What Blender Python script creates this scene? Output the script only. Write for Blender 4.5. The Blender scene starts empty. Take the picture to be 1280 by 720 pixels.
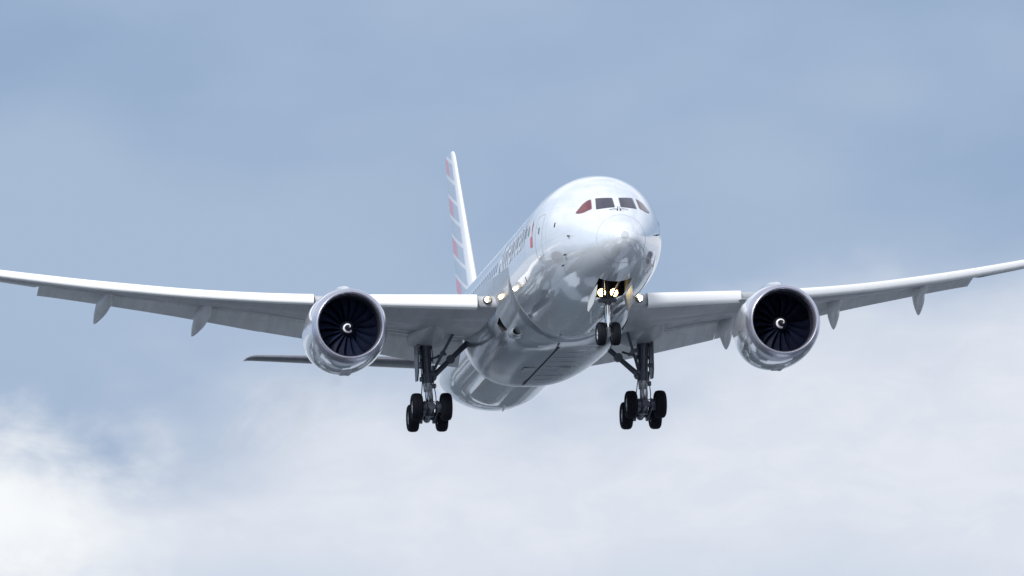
import bpy, bmesh, math, random
import numpy as np
from mathutils import Vector, Matrix
from mathutils.bvhtree import BVHTree
random.seed(7)
scene = bpy.context.scene
COL = scene.collection
PI = math.pi

# ------------------------------------------------------------------ camera
CAM_EL = math.radians(6.5)
CAM_H = 1.7
cam_d = bpy.data.cameras.new('camera')
cam = bpy.data.objects.new('camera', cam_d)
COL.objects.link(cam)
cam.location = (0, 0, CAM_H)
cam.rotation_euler = (PI / 2 + CAM_EL, 0, 0)
cam_d.sensor_width = 36
cam_d.lens = 36 * 27.92 * 400 / 1280
cam_d.clip_start = 1
cam_d.clip_end = 60000
scene.camera = cam

# ------------------------------------------------------------------ sun and sky
SUN_DIR = Vector((-0.36, -0.74, 0.57)).normalized()       # towards the sun
sun_d = bpy.data.lights.new('sun', 'SUN')
sun_d.energy = 3.4
sun_d.angle = math.radians(9)
sun_d.color = (1.0, 0.985, 0.96)
sun = bpy.data.objects.new('sun', sun_d)
COL.objects.link(sun)
sun.rotation_euler = SUN_DIR.to_track_quat('Z', 'Y').to_euler()

world = bpy.data.worlds.new('World')
scene.world = world
world.use_nodes = True
wt = world.node_tree
wt.nodes.clear()
def wn(kind, **kw):
    n = wt.nodes.new(kind)
    for k, v in kw.items():
        setattr(n, k, v)
    return n
def wlink(a, b):
    wt.links.new(a, b)
def wmath(op, a, b=None, c=None, clamp=False):
    n = wn('ShaderNodeMath', operation=op, use_clamp=clamp)
    for i, v in enumerate((a, b, c)):
        if v is None:
            continue
        if isinstance(v, (int, float)):
            n.inputs[i].default_value = v
        else:
            wlink(v, n.inputs[i])
    return n.outputs[0]
def wsmooth(v, lo, hi):
    n = wn('ShaderNodeMapRange', interpolation_type='SMOOTHSTEP')
    wlink(v, n.inputs[0])
    n.inputs[1].default_value = lo
    n.inputs[2].default_value = hi
    return n.outputs[0]
def wmix(f, a, b):
    n = wn('ShaderNodeMix', data_type='RGBA')
    if isinstance(f, (int, float)):
        n.inputs[0].default_value = f
    else:
        wlink(f, n.inputs[0])
    for s, v in ((n.inputs[6], a), (n.inputs[7], b)):
        if isinstance(v, tuple):
            s.default_value = (*v, 1)
        else:
            wlink(v, s)
    return n.outputs[2]
w_out = wn('ShaderNodeOutputWorld')
w_bg = wn('ShaderNodeBackground')
sky = wn('ShaderNodeTexSky', sky_type='NISHITA', sun_disc=False)
sky.sun_elevation = math.asin(SUN_DIR.z)
sky.sun_rotation = math.atan2(SUN_DIR.x, SUN_DIR.y)
sky.air_density = 1.0
sky.dust_density = 1.5
w_bg.inputs[1].default_value = 0.1
tc = wn('ShaderNodeTexCoord')
sep = wn('ShaderNodeSeparateXYZ')
wlink(tc.outputs['Generated'], sep.inputs[0])
elev = wmath('MULTIPLY', wmath('ARCSINE', sep.outputs[2]), 180 / PI)       # degrees above the horizon
azim = wmath('MULTIPLY', wmath('ARCTAN2', sep.outputs[0], sep.outputs[1]), 180 / PI)
def wnoise(scale, sx, sz, detail, rough, off=(0, 0, 0), dist=0.0):
    mp = wn('ShaderNodeMapping')
    wlink(tc.outputs['Generated'], mp.inputs[0])
    mp.inputs[1].default_value = off
    mp.inputs[3].default_value = (sx, sx, sz)
    n = wn('ShaderNodeTexNoise')
    n.inputs['Scale'].default_value = scale
    n.inputs['Detail'].default_value = detail
    n.inputs['Roughness'].default_value = rough
    n.inputs['Distortion'].default_value = dist
    wlink(mp.outputs[0], n.inputs['Vector'])
    return n.outputs[0]
nA = wnoise(26, 0.75, 1.5, 5, 0.45, (3.1, 0.4, 1.7))      # broad banks
nB = wnoise(75, 0.8, 1.25, 6, 0.5, (0.7, 2.2, 5.0), 0.3)  # billows
nD = wnoise(160, 0.7, 1.5, 7, 0.6, (4.0, 8.0, 1.0), 0.5)
nC = wnoise(3.2, 1.0, 1.6, 5, 0.5, (9.0, 1.0, 2.0))       # overcast over the rest of the dome
banks = wmath('ADD', wmath('MULTIPLY', wmath('SUBTRACT', nA, 0.5), 1.5),
              wmath('MULTIPLY', wmath('SUBTRACT', nB, 0.5), 0.75))
el_w = wmath('SUBTRACT', wmath('ADD', elev, banks), wmath('MULTIPLY', azim, 0.15))
low = wsmooth(el_w, 6.35, 5.30)                              # the pale cloud deck towards the horizon
dx = wmath('MULTIPLY', wmath('SUBTRACT', azim, -3.6), 1 / 1.45)
dz = wmath('MULTIPLY', wmath('SUBTRACT', elev, 5.05), 1 / 0.75)
d2 = wmath('SQRT', wmath('ADD', wmath('MULTIPLY', dx, dx), wmath('MULTIPLY', dz, dz)))
puff = wsmooth(wmath('ADD', d2, wmath('ADD', wmath('MULTIPLY', wmath('SUBTRACT', nB, 0.5), 1.6), wmath('MULTIPLY', wmath('SUBTRACT', nD, 0.5), 0.7))), 1.25, 0.1)
grey = wsmooth(wmath('ADD', nA, wmath('MULTIPLY', azim, 0.008)), 0.3, 0.72)
CL = 10.0                                                  # cloud radiance is given per unit of the 0.1 strength
veil = wmix(grey, (0.395 * CL, 0.500 * CL, 0.665 * CL), (0.295 * CL, 0.412 * CL, 0.595 * CL))
under = wsmooth(wmath('ADD', elev, wmath('MULTIPLY', wmath('SUBTRACT', nA, 0.5), 2.0)), 5.3, 4.5)   # the deck greys towards its base
bright = wmix(wsmooth(nD, 0.32, 0.68), (0.715 * CL, 0.760 * CL, 0.850 * CL), (0.760 * CL, 0.797 * CL, 0.877 * CL))
deck = wmix(low, veil, wmix(wmath('MULTIPLY', under, 0.8), bright, (0.590 * CL, 0.665 * CL, 0.785 * CL)))
deck = wmix(puff, deck, (0.93 * CL, 0.95 * CL, 0.97 * CL))
over = wmix(wsmooth(nC, 0.38, 0.62), (0.62 * CL, 0.72 * CL, 0.90 * CL), (0.98 * CL, 1.03 * CL, 1.10 * CL))
high = wsmooth(elev, 10.0, 22.0)
cloudcol = wmix(high, deck, over)
cover = wmath('SUBTRACT', 1.0, wmath('MULTIPLY', wsmooth(elev, 12.0, 60.0), 0.35))
behind = wsmooth(sep.outputs[1], 0.3, -0.5)                  # sunlit cloud on the sun's side, behind the viewer
cloudcol = wmix(wmath('MULTIPLY', behind, wsmooth(elev, 55.0, 20.0)), cloudcol, (0.92 * CL, 1.00 * CL, 1.13 * CL))
flank = wsmooth(wmath('ABSOLUTE', wmath('ADD', azim, 95.0)), 55.0, 15.0)     # open blue to the left
cloudcol = wmix(wmath('MULTIPLY', flank, wsmooth(elev, 40.0, 12.0)), cloudcol, (0.40 * CL, 0.58 * CL, 0.80 * CL))
final = wmix(cover, sky.outputs[0], cloudcol)
wlink(final, w_bg.inputs[0])
wlink(w_bg.outputs[0], w_out.inputs[0])

scene.view_settings.view_transform = 'Standard'
scene.view_settings.look = 'None'
scene.view_settings.gamma = 1
scene.view_settings.exposure = 0
scene.view_settings.use_curve_mapping = False

# ------------------------------------------------------------------ materials
def mat(name, col, rough=0.5, metal=0.0, coat=0.0, spec=0.5, noise=0.0, nscale=2.0, bump=0.0, emit=None, estr=0.0):
    m = bpy.data.materials.new(name)
    m.use_nodes = True
    nt = m.node_tree
    b = nt.nodes['Principled BSDF']
    b.inputs['Base Color'].default_value = (*col, 1)
    b.inputs['Roughness'].default_value = rough
    b.inputs['Metallic'].default_value = metal
    b.inputs['Coat Weight'].default_value = coat
    b.inputs['Coat Roughness'].default_value = 0.04
    b.inputs['Specular IOR Level'].default_value = spec
    if emit:
        b.inputs['Emission Color'].default_value = (*emit, 1)
        b.inputs['Emission Strength'].default_value = estr
    if noise or bump:
        t = nt.nodes.new('ShaderNodeTexCoord')
        n = nt.nodes.new('ShaderNodeTexNoise')
        n.inputs['Scale'].default_value = nscale
        n.inputs['Detail'].default_value = 6
        nt.links.new(t.outputs['Object'], n.inputs['Vector'])
        if noise:
            r = nt.nodes.new('ShaderNodeMix')
            r.data_type = 'RGBA'
            r.inputs[6].default_value = (*[c * (1 - noise) for c in col], 1)
            r.inputs[7].default_value = (*[min(1, c * (1 + noise)) for c in col], 1)
            nt.links.new(n.outputs[0], r.inputs[0])
            nt.links.new(r.outputs[2], b.inputs['Base Color'])
        if bump:
            bp = nt.nodes.new('ShaderNodeBump')
            bp.inputs['Strength'].default_value = bump
            bp.inputs['Distance'].default_value = 0.02
            nt.links.new(n.outputs[0], bp.inputs['Height'])
            nt.links.new(bp.outputs[0], b.inputs['Normal'])
    return m

class G:
    """short hand for building node graphs in one material"""
    def __init__(s, m):
        s.nt = m.node_tree
        s.b = s.nt.nodes['Principled BSDF']
    def n(s, kind, **kw):
        x = s.nt.nodes.new(kind)
        for k, v in kw.items():
            setattr(x, k, v)
        return x
    def l(s, a, b):
        s.nt.links.new(a, b)
    def m(s, op, a, b=None, clamp=False):
        x = s.n('ShaderNodeMath', operation=op, use_clamp=clamp)
        for i, v in enumerate((a, b)):
            if v is None:
                continue
            if isinstance(v, (int, float)):
                x.inputs[i].default_value = v
            else:
                s.l(v, x.inputs[i])
        return x.outputs[0]
    def mix(s, f, a, b):
        x = s.n('ShaderNodeMix', data_type='RGBA')
        if isinstance(f, (int, float)):
            x.inputs[0].default_value = f
        else:
            s.l(f, x.inputs[0])
        for k, v in ((6, a), (7, b)):
            if isinstance(v, tuple):
                x.inputs[k].default_value = (*v, 1)
            else:
                s.l(v, x.inputs[k])
        return x.outputs[2]
    def obj(s):
        t = s.n('ShaderNodeTexCoord')
        return t.outputs['Object']
    def xyz(s, v):
        x = s.n('ShaderNodeSeparateXYZ')
        s.l(v, x.inputs[0])
        return x.outputs
    def noise(s, v, scale, detail=4, rough=0.5, sc=(1, 1, 1)):
        mp = s.n('ShaderNodeMapping')
        s.l(v, mp.inputs[0])
        mp.inputs[3].default_value = sc
        x = s.n('ShaderNodeTexNoise')
        x.inputs['Scale'].default_value = scale
        x.inputs['Detail'].default_value = detail
        x.inputs['Roughness'].default_value = rough
        s.l(mp.outputs[0], x.inputs['Vector'])
        return x.outputs[0]
    def ramp(s, v, lo, hi, a=0.0, b=1.0):
        x = s.n('ShaderNodeMapRange', interpolation_type='SMOOTHSTEP')
        s.l(v, x.inputs[0])
        for i, q in enumerate((lo, hi, a, b)):
            x.inputs[i + 1].default_value = q
        return x.outputs[0]
    def line(s, v, period, width):
        """1 on thin lines repeating along v"""
        f = s.m('FRACT', s.m('MULTIPLY', v, 1.0 / period))
        return s.m('LESS_THAN', f, width / period)

# silver pearl fuselage paint: circumferential and lengthwise panel joints, faint soiling under the belly
def fuselage_paint():
    m = mat('silver_pearl_paint', (0.66, 0.675, 0.70), 0.2, 0.27, 1.0)
    g = G(m)
    o = g.obj()
    x, y, z = g.xyz(o)
    joint = g.line(y, 5.9, 0.03)
    ang = g.m('ARCTAN2', x, z)
    long_ = g.line(g.m('ADD', ang, 3.0), PI / 5, 0.006)
    j = g.m('MAXIMUM', joint, long_)
    soil = g.noise(o, 1.6, 6, 0.6, (1.6, 0.25, 1.6))
    c = g.mix(g.ramp(soil, 0.35, 0.75), (0.82, 0.845, 0.885), (0.75, 0.78, 0.825))
    c = g.mix(g.m('MULTIPLY', j, 0.35), c, (0.2, 0.2, 0.22))
    g.l(c, g.b.inputs['Base Color'])
    r = g.ramp(soil, 0.3, 0.8, 0.10, 0.18)
    g.l(r, g.b.inputs['Roughness'])
    wav = g.noise(o, 1.1, 2, 0.5, (1, 0.5, 1))
    bp = g.n('ShaderNodeBump')
    bp.inputs['Strength'].default_value = 0.12
    bp.inputs['Distance'].default_value = 0.03
    g.l(wav, bp.inputs['Height'])
    g.l(bp.outputs[0], g.b.inputs['Coat Normal'])
    g.l(bp.outputs[0], g.b.inputs['Normal'])
    return m

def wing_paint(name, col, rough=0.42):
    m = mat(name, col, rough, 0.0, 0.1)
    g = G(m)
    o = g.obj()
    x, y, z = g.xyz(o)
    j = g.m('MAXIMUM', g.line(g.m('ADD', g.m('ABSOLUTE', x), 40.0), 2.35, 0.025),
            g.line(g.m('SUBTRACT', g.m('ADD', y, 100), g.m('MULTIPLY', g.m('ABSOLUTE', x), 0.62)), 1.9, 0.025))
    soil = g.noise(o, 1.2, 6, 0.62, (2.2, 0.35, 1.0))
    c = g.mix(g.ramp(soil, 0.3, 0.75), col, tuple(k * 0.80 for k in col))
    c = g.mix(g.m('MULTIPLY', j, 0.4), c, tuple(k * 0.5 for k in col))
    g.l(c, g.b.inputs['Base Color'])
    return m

def fin_paint():
    """white fin with pale slate stripes, red blocks on the rudder"""
    m = mat('striped_fin_paint', (0.8, 0.8, 0.82), 0.25, 0.0, 0.6)
    g = G(m)
    x, y, z = g.xyz(g.obj())
    le = g.m('ADD', g.m('MULTIPLY', z, 0.82), 41.9)          # leading edge at this height
    te = g.m('ADD', g.m('MULTIPLY', z, 0.37), 50.3)
    f = g.m('DIVIDE', g.m('SUBTRACT', y, le), g.m('SUBTRACT', te, le))
    sv = g.m('ADD', g.m('SUBTRACT', z, g.m('MULTIPLY', y, 0.28)), 20.0)
    fr = g.m('FRACT', g.m('MULTIPLY', sv, 1 / 0.93))
    gap = g.m('GREATER_THAN', fr, 0.80)
    par = g.m('GREATER_THAN', g.m('FRACT', g.m('MULTIPLY', g.m('FLOOR', g.m('MULTIPLY', sv, 1 / 0.93)), 0.5)), 0.25)
    body = g.m('MULTIPLY', g.ramp(f, 0.16, 0.22), g.m('SUBTRACT', 1.0, gap))
    c = g.mix(body, (0.82, 0.82, 0.84), (0.40, 0.47, 0.57))
    rear = g.m('MULTIPLY', g.m('MULTIPLY', g.m('GREATER_THAN', f, 0.56), par), g.m('SUBTRACT', 1.0, gap))
    c = g.mix(rear, c, (0.72, 0.10, 0.13))
    g.l(c, g.b.inputs['Base Color'])
    return m

M_FUS = fuselage_paint()
M_FAIR = wing_paint('belly_fairing_paint', (0.38, 0.41, 0.455), 0.16)
M_FAIR.node_tree.nodes['Principled BSDF'].inputs['Coat Weight'].default_value = 0.4
M_FAIR.node_tree.nodes['Principled BSDF'].inputs['Coat Roughness'].default_value = 0.16
M_FAIR.node_tree.nodes['Principled BSDF'].inputs['Metallic'].default_value = 0.35
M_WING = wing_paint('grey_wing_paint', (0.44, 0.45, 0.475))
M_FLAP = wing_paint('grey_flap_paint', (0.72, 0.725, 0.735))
M_COVE_SHEEN = wing_paint('cove_sheen_paint', (0.78, 0.79, 0.81), 0.35)
M_COVE2 = mat('tank_door_paint', (0.36, 0.37, 0.40), 0.4, noise=0.1)
M_SLAT = mat('white_leading_edge_paint', (0.82, 0.82, 0.825), 0.42, 0.0, 0.3, noise=0.03)
M_FIN = fin_paint()
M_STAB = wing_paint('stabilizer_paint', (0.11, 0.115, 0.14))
M_NAC = mat('silver_nacelle_paint', (0.66, 0.68, 0.725), 0.13, 0.55, 1.0, noise=0.05, nscale=1.5)
M_LIP = mat('bare_aluminium_lip', (0.56, 0.555, 0.64), 0.27, 0.82, 0.0, noise=0.05, nscale=3)
M_LINER = mat('inlet_liner', (0.022, 0.024, 0.045), 0.6)
M_BLADE = mat('dark_composite_blade', (0.010, 0.015, 0.040), 0.40, 0.0, 0.05)
M_SPIN = mat('dark_spinner', (0.010, 0.012, 0.024), 0.4)
M_WHITE = mat('white_marking', (0.85, 0.85, 0.85), 0.45)
M_TYRE = mat('black_rubber', (0.007, 0.008, 0.014), 0.8, 0, 0, 0.2, noise=0.3, nscale=9)
M_HUB = mat('wheel_hub_grey', (0.42, 0.43, 0.46), 0.4, 0.3)
M_STRUT = mat('grey_gear_steel', (0.075, 0.082, 0.11), 0.4, 0.3, noise=0.25, nscale=6)
M_STRUT2 = mat('light_gear_paint', (0.48, 0.49, 0.52), 0.4, 0.2, noise=0.1, nscale=6)
M_CHROME = mat('chrome_piston', (0.75, 0.76, 0.78), 0.18, 1.0)
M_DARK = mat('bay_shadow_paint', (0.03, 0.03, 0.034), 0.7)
M_GAP = mat('seal_black', (0.02, 0.02, 0.024), 0.8)
M_SEAM = mat('seam_grey', (0.42, 0.44, 0.47), 0.5)
M_REFL_LOUVRE = mat('reflection_louvre_grey', (0.29, 0.30, 0.325), 0.35, 0.2, 0.3)
M_DOORP = mat('gear_door_paint', (0.60, 0.61, 0.63), 0.55, 0.0, 0.0, noise=0.06)
M_TITLE = mat('slate_lettering', (0.74, 0.765, 0.81), 0.35, 0.1, 0.5)
M_RED = mat('red_emblem', (0.62, 0.06, 0.07), 0.35, 0.0, 0.5)
M_ROSE = mat('rose_silver_emblem', (0.72, 0.58, 0.57), 0.35, 0.1, 0.5)
M_GLASSF = mat('violet_windscreen', (0.045, 0.04, 0.06), 0.08, 0.0, 0.6)
M_GLASSR = mat('red_tinted_side_glass', (0.15, 0.028, 0.033), 0.1, 0.0, 0.6)
M_GLASSD2 = mat('dark_red_side_glass', (0.09, 0.022, 0.035), 0.1, 0.0, 0.6, noise=.5, nscale=3)
M_GLASSD = mat('dark_cabin_glass', (0.07, 0.08, 0.10), 0.12, 0.0, 0.5)
M_FRAME = mat('window_frame_grey', (0.30, 0.31, 0.34), 0.4, 0.2)
M_LAMP = mat('lamp_beam_white', (1, 0.9, 0.7), 0.3, emit=(1.0, 0.80, 0.45), estr=30)
M_LAMPW = mat('lamp_reflector_glow', (1, 0.7, 0.3), 0.2, 0.6, emit=(1.0, 0.50, 0.12), estr=2.2)
M_HOUSE = mat('lamp_housing', (0.10, 0.09, 0.07), 0.4, 0.3)

# ------------------------------------------------------------------ the ground (below the frame, mirrored in the belly)
def ground():
    m = mat('airfield_ground', (0.1, 0.11, 0.07), 0.9, 0, 0, 0.2)
    g = G(m)
    o = g.obj()
    x, y, z = g.xyz(o)
    n1 = g.noise(o, 0.006, 5, 0.6)
    n2 = g.noise(o, 0.05, 5, 0.6)
    grass = g.mix(n2, (0.024, 0.034, 0.044), (0.070, 0.090, 0.110))
    vor = g.n('ShaderNodeTexVoronoi', distance='CHEBYCHEV')
    vor.inputs['Scale'].default_value = 0.03
    vor.inputs['Randomness'].default_value = 0.8
    g.l(o, vor.inputs['Vector'])
    cs = g.n('ShaderNodeSeparateColor')
    g.l(vor.outputs['Color'], cs.inputs[0])
    pave = g.m('GREATER_THAN', cs.outputs[0], 0.62)
    c = g.mix(pave, grass, (0.19, 0.215, 0.25))
    roof = g.m('GREATER_THAN', cs.outputs[1], 0.84)
    c = g.mix(roof, c, (0.52, 0.56, 0.61))
    dark = g.m('GREATER_THAN', cs.outputs[2], 0.80)
    c = g.mix(dark, c, (0.035, 0.04, 0.045))
    g.l(c, g.b.inputs['Base Color'])
    me = bpy.data.meshes.new('ground')
    rr = random.Random(3)
    rim = []
    for k in range(72):                     # land ends at an uneven rim, leaving room for the added water
        a = 2 * PI * k / 72
        q = 1 + .10 * math.sin(3 * a + 1) + .07 * math.sin(7 * a) + rr.uniform(-.025, .025)
        rim.append((330 * q * math.cos(a), 330 + 620 * q * math.sin(a), 0))
    me.from_pydata(rim, [], [tuple(range(72))])
    ob = bpy.data.objects.new('ground', me)
    COL.objects.link(ob)
    me.materials.append(m)
    ob['kind'] = 'structure'
    return ob
ground()
def added_water():  # unseen sea, added so the belly reflects a brighter blue
    m = mat('added_water_grey', (0.030, 0.055, 0.075), 0.12, 0, 0, 0.5)
    g = G(m)
    o = g.obj()
    n1 = g.noise(o, 0.12, 4, 0.6)
    bp = g.n('ShaderNodeBump')
    bp.inputs['Strength'].default_value = 0.35
    bp.inputs['Distance'].default_value = 1.0
    g.l(n1, bp.inputs['Height'])
    g.l(bp.outputs[0], g.b.inputs['Normal'])
    me = bpy.data.meshes.new('added_water')
    S = 25000
    me.from_pydata([(-S, -S, -.6), (S, -S, -.6), (S, S, -.6), (-S, S, -.6)], [], [(0, 1, 2, 3)])
    ob = bpy.data.objects.new('added_water', me)
    COL.objects.link(ob)
    me.materials.append(m)
    ob['kind'] = 'structure'
added_water()

# ------------------------------------------------------------------ mesh helpers (aircraft axes: X across, Y aft from the nose, Z up)
def finish(bm, name, mats, parent, smooth=True, sharp=35, label=None):
    bmesh.ops.recalc_face_normals(bm, faces=bm.faces)
    me = bpy.data.meshes.new(name)
    bm.to_mesh(me)
    bm.free()
    for mm in (mats if isinstance(mats, (list, tuple)) else [mats]):
        me.materials.append(mm)
    if smooth:
        me.polygons.foreach_set('use_smooth', [True] * len(me.polygons))
        me.set_sharp_from_angle(angle=math.radians(sharp))
    ob = bpy.data.objects.new(name, me)
    COL.objects.link(ob)
    if parent:
        ob.parent = parent
    if label:
        ob['label'] = label
    return ob

def loft(bm, rings, close=True, cap=True, mi=0):
    vs = [[bm.verts.new(p) for p in r] for r in rings]
    n = len(rings[0])
    for a, b in zip(vs[:-1], vs[1:]):
        for i in range(n if close else n - 1):
            j = (i + 1) % n
            f = bm.faces.new((a[i], a[j], b[j], b[i]))
            f.material_index = mi
    if cap:
        for r in (vs[0], vs[-1]):
            f = bm.faces.new(r)
            f.material_index = mi
    return vs

def frame_for(d):
    d = Vector(d).normalized()
    u = d.orthogonal().normalized()
    return d, u, d.cross(u)

def tube(bm, a, b, r0, r1=None, n=16, mi=0, cap=True):
    a, b = Vector(a), Vector(b)
    r1 = r0 if r1 is None else r1
    d, u, v = frame_for(b - a)
    rings = []
    for p, r in ((a, r0), (b, r1)):
        rings.append([p + u * math.cos(2 * PI * i / n) * r + v * math.sin(2 * PI * i / n) * r for i in range(n)])
    loft(bm, rings, True, cap, mi)

def polytube(bm, pts, rad, n=10, mi=0):
    for a, b in zip(pts[:-1], pts[1:]):
        tube(bm, a, b, rad, rad, n, mi)

def lathe(bm, prof, centre, axis=(0, 1, 0), n=64, mi=0, cap=False, up=None):
    """prof: list of (distance along axis, radius)"""
    c = Vector(centre)
    d = Vector(axis).normalized()
    u = Vector((0, 0, 1)) if abs(d.z) < 0.9 else Vector((1, 0, 0))
    u = (u - d * u.dot(d)).normalized()
    v = d.cross(u)
    rings = [[c + d * t + (u * math.cos(2 * PI * i / n) + v * math.sin(2 * PI * i / n)) * max(r, 1e-4) for i in range(n)] for t, r in prof]
    loft(bm, rings, True, cap, mi)

def box(bm, c, s, mi=0, rot=None, bev=0.0):
    r = bmesh.ops.create_cube(bm, size=1.0)
    vs = r['verts']
    M = Matrix.Translation(Vector(c)) @ (rot.to_4x4() if rot is not None else Matrix.Identity(4)) @ Matrix.Diagonal((*s, 1))
    bmesh.ops.transform(bm, matrix=M, verts=vs)
    fs = {f for v in vs for f in v.link_faces}
    for f in fs:
        f.material_index = mi
    if bev:
        es = {e for f in fs for e in f.edges}
        bmesh.ops.bevel(bm, geom=list(es), offset=bev, segments=2, affect='EDGES', profile=0.5)

def pchip(xs, ys):
    xs = np.asarray(xs, float); ys = np.asarray(ys, float)
    h = np.diff(xs); dl = np.diff(ys) / h
    d = np.zeros_like(xs)
    for i in range(1, len(xs) - 1):
        if dl[i - 1] * dl[i] > 0:
            w1, w2 = 2 * h[i] + h[i - 1], h[i] + 2 * h[i - 1]
            d[i] = (w1 + w2) / (w1 / dl[i - 1] + w2 / dl[i])
    d[0], d[-1] = dl[0], dl[-1]
    def f(x):
        x = min(max(x, xs[0]), xs[-1])
        i = min(max(int(np.searchsorted(xs, x)) - 1, 0), len(xs) - 2)
        t = (x - xs[i]) / h[i]
        return float((1 + 2 * t) * (1 - t) ** 2 * ys[i] + t * (1 - t) ** 2 * h[i] * d[i] + t * t * (3 - 2 * t) * ys[i + 1] + t * t * (t - 1) * h[i] * d[i + 1])
    return f

def lin(xs, ys):
    return lambda x: float(np.interp(x, xs, ys))

# ------------------------------------------------------------------ the aircraft: one thing, placed and turned as it flies
YAW, PIT, ROL = 0.1454947, -0.15648607, -0.0328
def R3(y, p, r):
    cy, sy, cp, sp, cr, sr = math.cos(y), math.sin(y), math.cos(p), math.sin(p), math.cos(r), math.sin(r)
    Rz = Matrix(((cy, -sy, 0), (sy, cy, 0), (0, 0, 1)))
    Rx = Matrix(((1, 0, 0), (0, cp, -sp), (0, sp, cp)))
    Ry = Matrix(((cr, 0, sr), (0, 1, 0), (-sr, 0, cr)))
    return Ry @ Rx @ Rz
Rc = R3(YAW, PIT, ROL)
A = Matrix(((1, 0, 0), (0, math.cos(CAM_EL), -math.sin(CAM_EL)), (0, math.sin(CAM_EL), math.cos(CAM_EL))))
P0 = Vector((0, 20, -2))
Rw = A @ Rc
plane = bpy.data.objects.new('airliner', None)
COL.objects.link(plane)
plane.empty_display_size = 3
plane.location = Vector((0, 0, CAM_H)) + A @ (Vector((2.04550096, 400, -1.83375236)) - Rc @ P0)
plane.rotation_euler = Rw.to_euler()
plane['label'] = 'silver white twin-engine jet airliner flying towards the camera with landing gear down and lights lit'
plane['category'] = 'airliner'

# ------------------------------------------------------------------ fuselage
FY = [0, .06, .2, .5, 1.1, 1.7, 2.3, 3.2, 4.5, 6, 8, 10, 14, 37, 39, 41, 43, 46, 49, 52, 54.5, 56.2]
FW = [0, .26, .47, .73, 1.05, 1.31, 1.54, 1.86, 2.24, 2.55, 2.79, 2.885, 2.885, 2.885, 2.86, 2.79, 2.68, 2.42, 2.0, 1.4, .8, .3]
FT = [-1.07, -.82, -.62, -.38, -.02, .44, .93, 1.52, 2.10, 2.52, 2.85, 2.96, 2.97, 2.97, 2.97, 2.97, 2.97, 2.95, 2.85, 2.65, 2.4, 2.1]
FB = [-1.07, -1.32, -1.52, -1.76, -2.09, -2.30, -2.45, -2.62, -2.79, -2.9, -2.96, -2.97, -2.97, -2.97, -2.88, -2.66, -2.32, -1.65, -.85, .1, .95, 1.5]
FC = [-1.07, -1.07, -1.07, -1.07, -1.05, -1.0, -.9, -.72, -.48, -.27, -.09, 0, 0, 0, .02, .08, .2, .5, .85, 1.3, 1.65, 1.8]
su = [math.sqrt(v) for v in FY]
fw, ft, fb, fc = (pchip(su, t) for t in (FW, FT, FB, FC))
def fus_pt(Y, a, off=0.0):
    """a: angle from the crown, positive towards +X"""
    s = math.sqrt(max(Y, 0))
    w, t, b, c = fw(s), ft(s), fb(s), fc(s)
    sx, cx = math.sin(a), math.cos(a)
    h = (t - c) if cx >= 0 else (c - b)
    return Vector(((w + off) * sx, Y, c + (h + off) * cx))
def fus_side(Y, z, side, off=0.0):
    """point on the skin at station Y and height z; side -1 or +1"""
    s = math.sqrt(Y)
    w, t, b, c = fw(s), ft(s), fb(s), fc(s)
    h = (t - c) if z >= c else (c - b)
    q = max(0.0, 1 - ((z - c) / h) ** 2)
    x = w * math.sqrt(q)
    nrm = Vector((x / w ** 2, 0, (z - c) / h ** 2)).normalized()
    p = Vector((x, Y, z)) + nrm * off
    return Vector((p.x * side, p.y, p.z))

NSEG = 144
def build_fuselage():
    bm = bmesh.new()
    st = [0.0008 + (i / 60) ** 2 * 10 for i in range(61)]
    st += list(np.linspace(10.5, 37, 28)) + list(np.linspace(37.6, 56.2, 34))
    loft(bm, [[fus_pt(Y, 2 * PI * i / NSEG) for i in range(NSEG)] for Y in st])
    return finish(bm, 'fuselage', [M_FUS, M_DARK], plane, sharp=40)
fus = build_fuselage()

def carve(target, cutters):
    """sink recesses into a part: the mesh is replaced by the result"""
    bm = bmesh.new()
    for c, s in cutters:
        box(bm, c, s)
    for f in bm.faces:
        f.material_index = 0
    me = bpy.data.meshes.new('recess')
    bmesh.ops.recalc_face_normals(bm, faces=bm.faces)
    bm.to_mesh(me)
    bm.free()
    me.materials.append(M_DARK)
    cut = bpy.data.objects.new('recess', me)
    COL.objects.link(cut)
    cut.matrix_world = Matrix.Identity(4)
    par = target.parent
    target.parent = None
    md = target.modifiers.new('b', 'BOOLEAN')
    md.operation = 'DIFFERENCE'
    md.solver = 'EXACT'
    md.object = cut
    md.material_mode = 'TRANSFER'
    bpy.context.view_layer.update()
    dg = bpy.context.evaluated_depsgraph_get()
    res = bpy.data.meshes.new_from_object(target.evaluated_get(dg))
    target.modifiers.clear()
    old = target.data
    nm = old.name
    target.data = res
    bpy.data.meshes.remove(old)
    res.name = nm
    bpy.data.objects.remove(cut)
    target.parent = par
    res.set_sharp_from_angle(angle=math.radians(40))

# frontal ray casting onto the nose for the windscreens
dgm = bmesh.new()
dgm.from_mesh(fus.data)
NOSE = BVHTree.FromBMesh(dgm)
dgm.free()
def nose_hit(x, z, off):
    h = NOSE.ray_cast(Vector((x, -5, z)), Vector((0, 1, 0)))
    return h[0] + h[1] * off if h[0] is not None else Vector((x, 3, z))

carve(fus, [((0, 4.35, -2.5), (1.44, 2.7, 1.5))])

def round_poly(pts, r=0.06, k=5):
    out = []
    n = len(pts)
    for i in range(n):
        p, a, b = Vector(pts[i]), Vector(pts[i - 1]), Vector(pts[(i + 1) % n])
        da, db = (a - p), (b - p)
        rr = min(r, da.length * .45, db.length * .45)
        p0, p1 = p + da.normalized() * rr, p + db.normalized() * rr
        for j in range(k + 1):
            t = j / k
            out.append(((1 - t) ** 2 * p0 + 2 * t * (1 - t) * p + t * t * p1))
    return out

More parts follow.
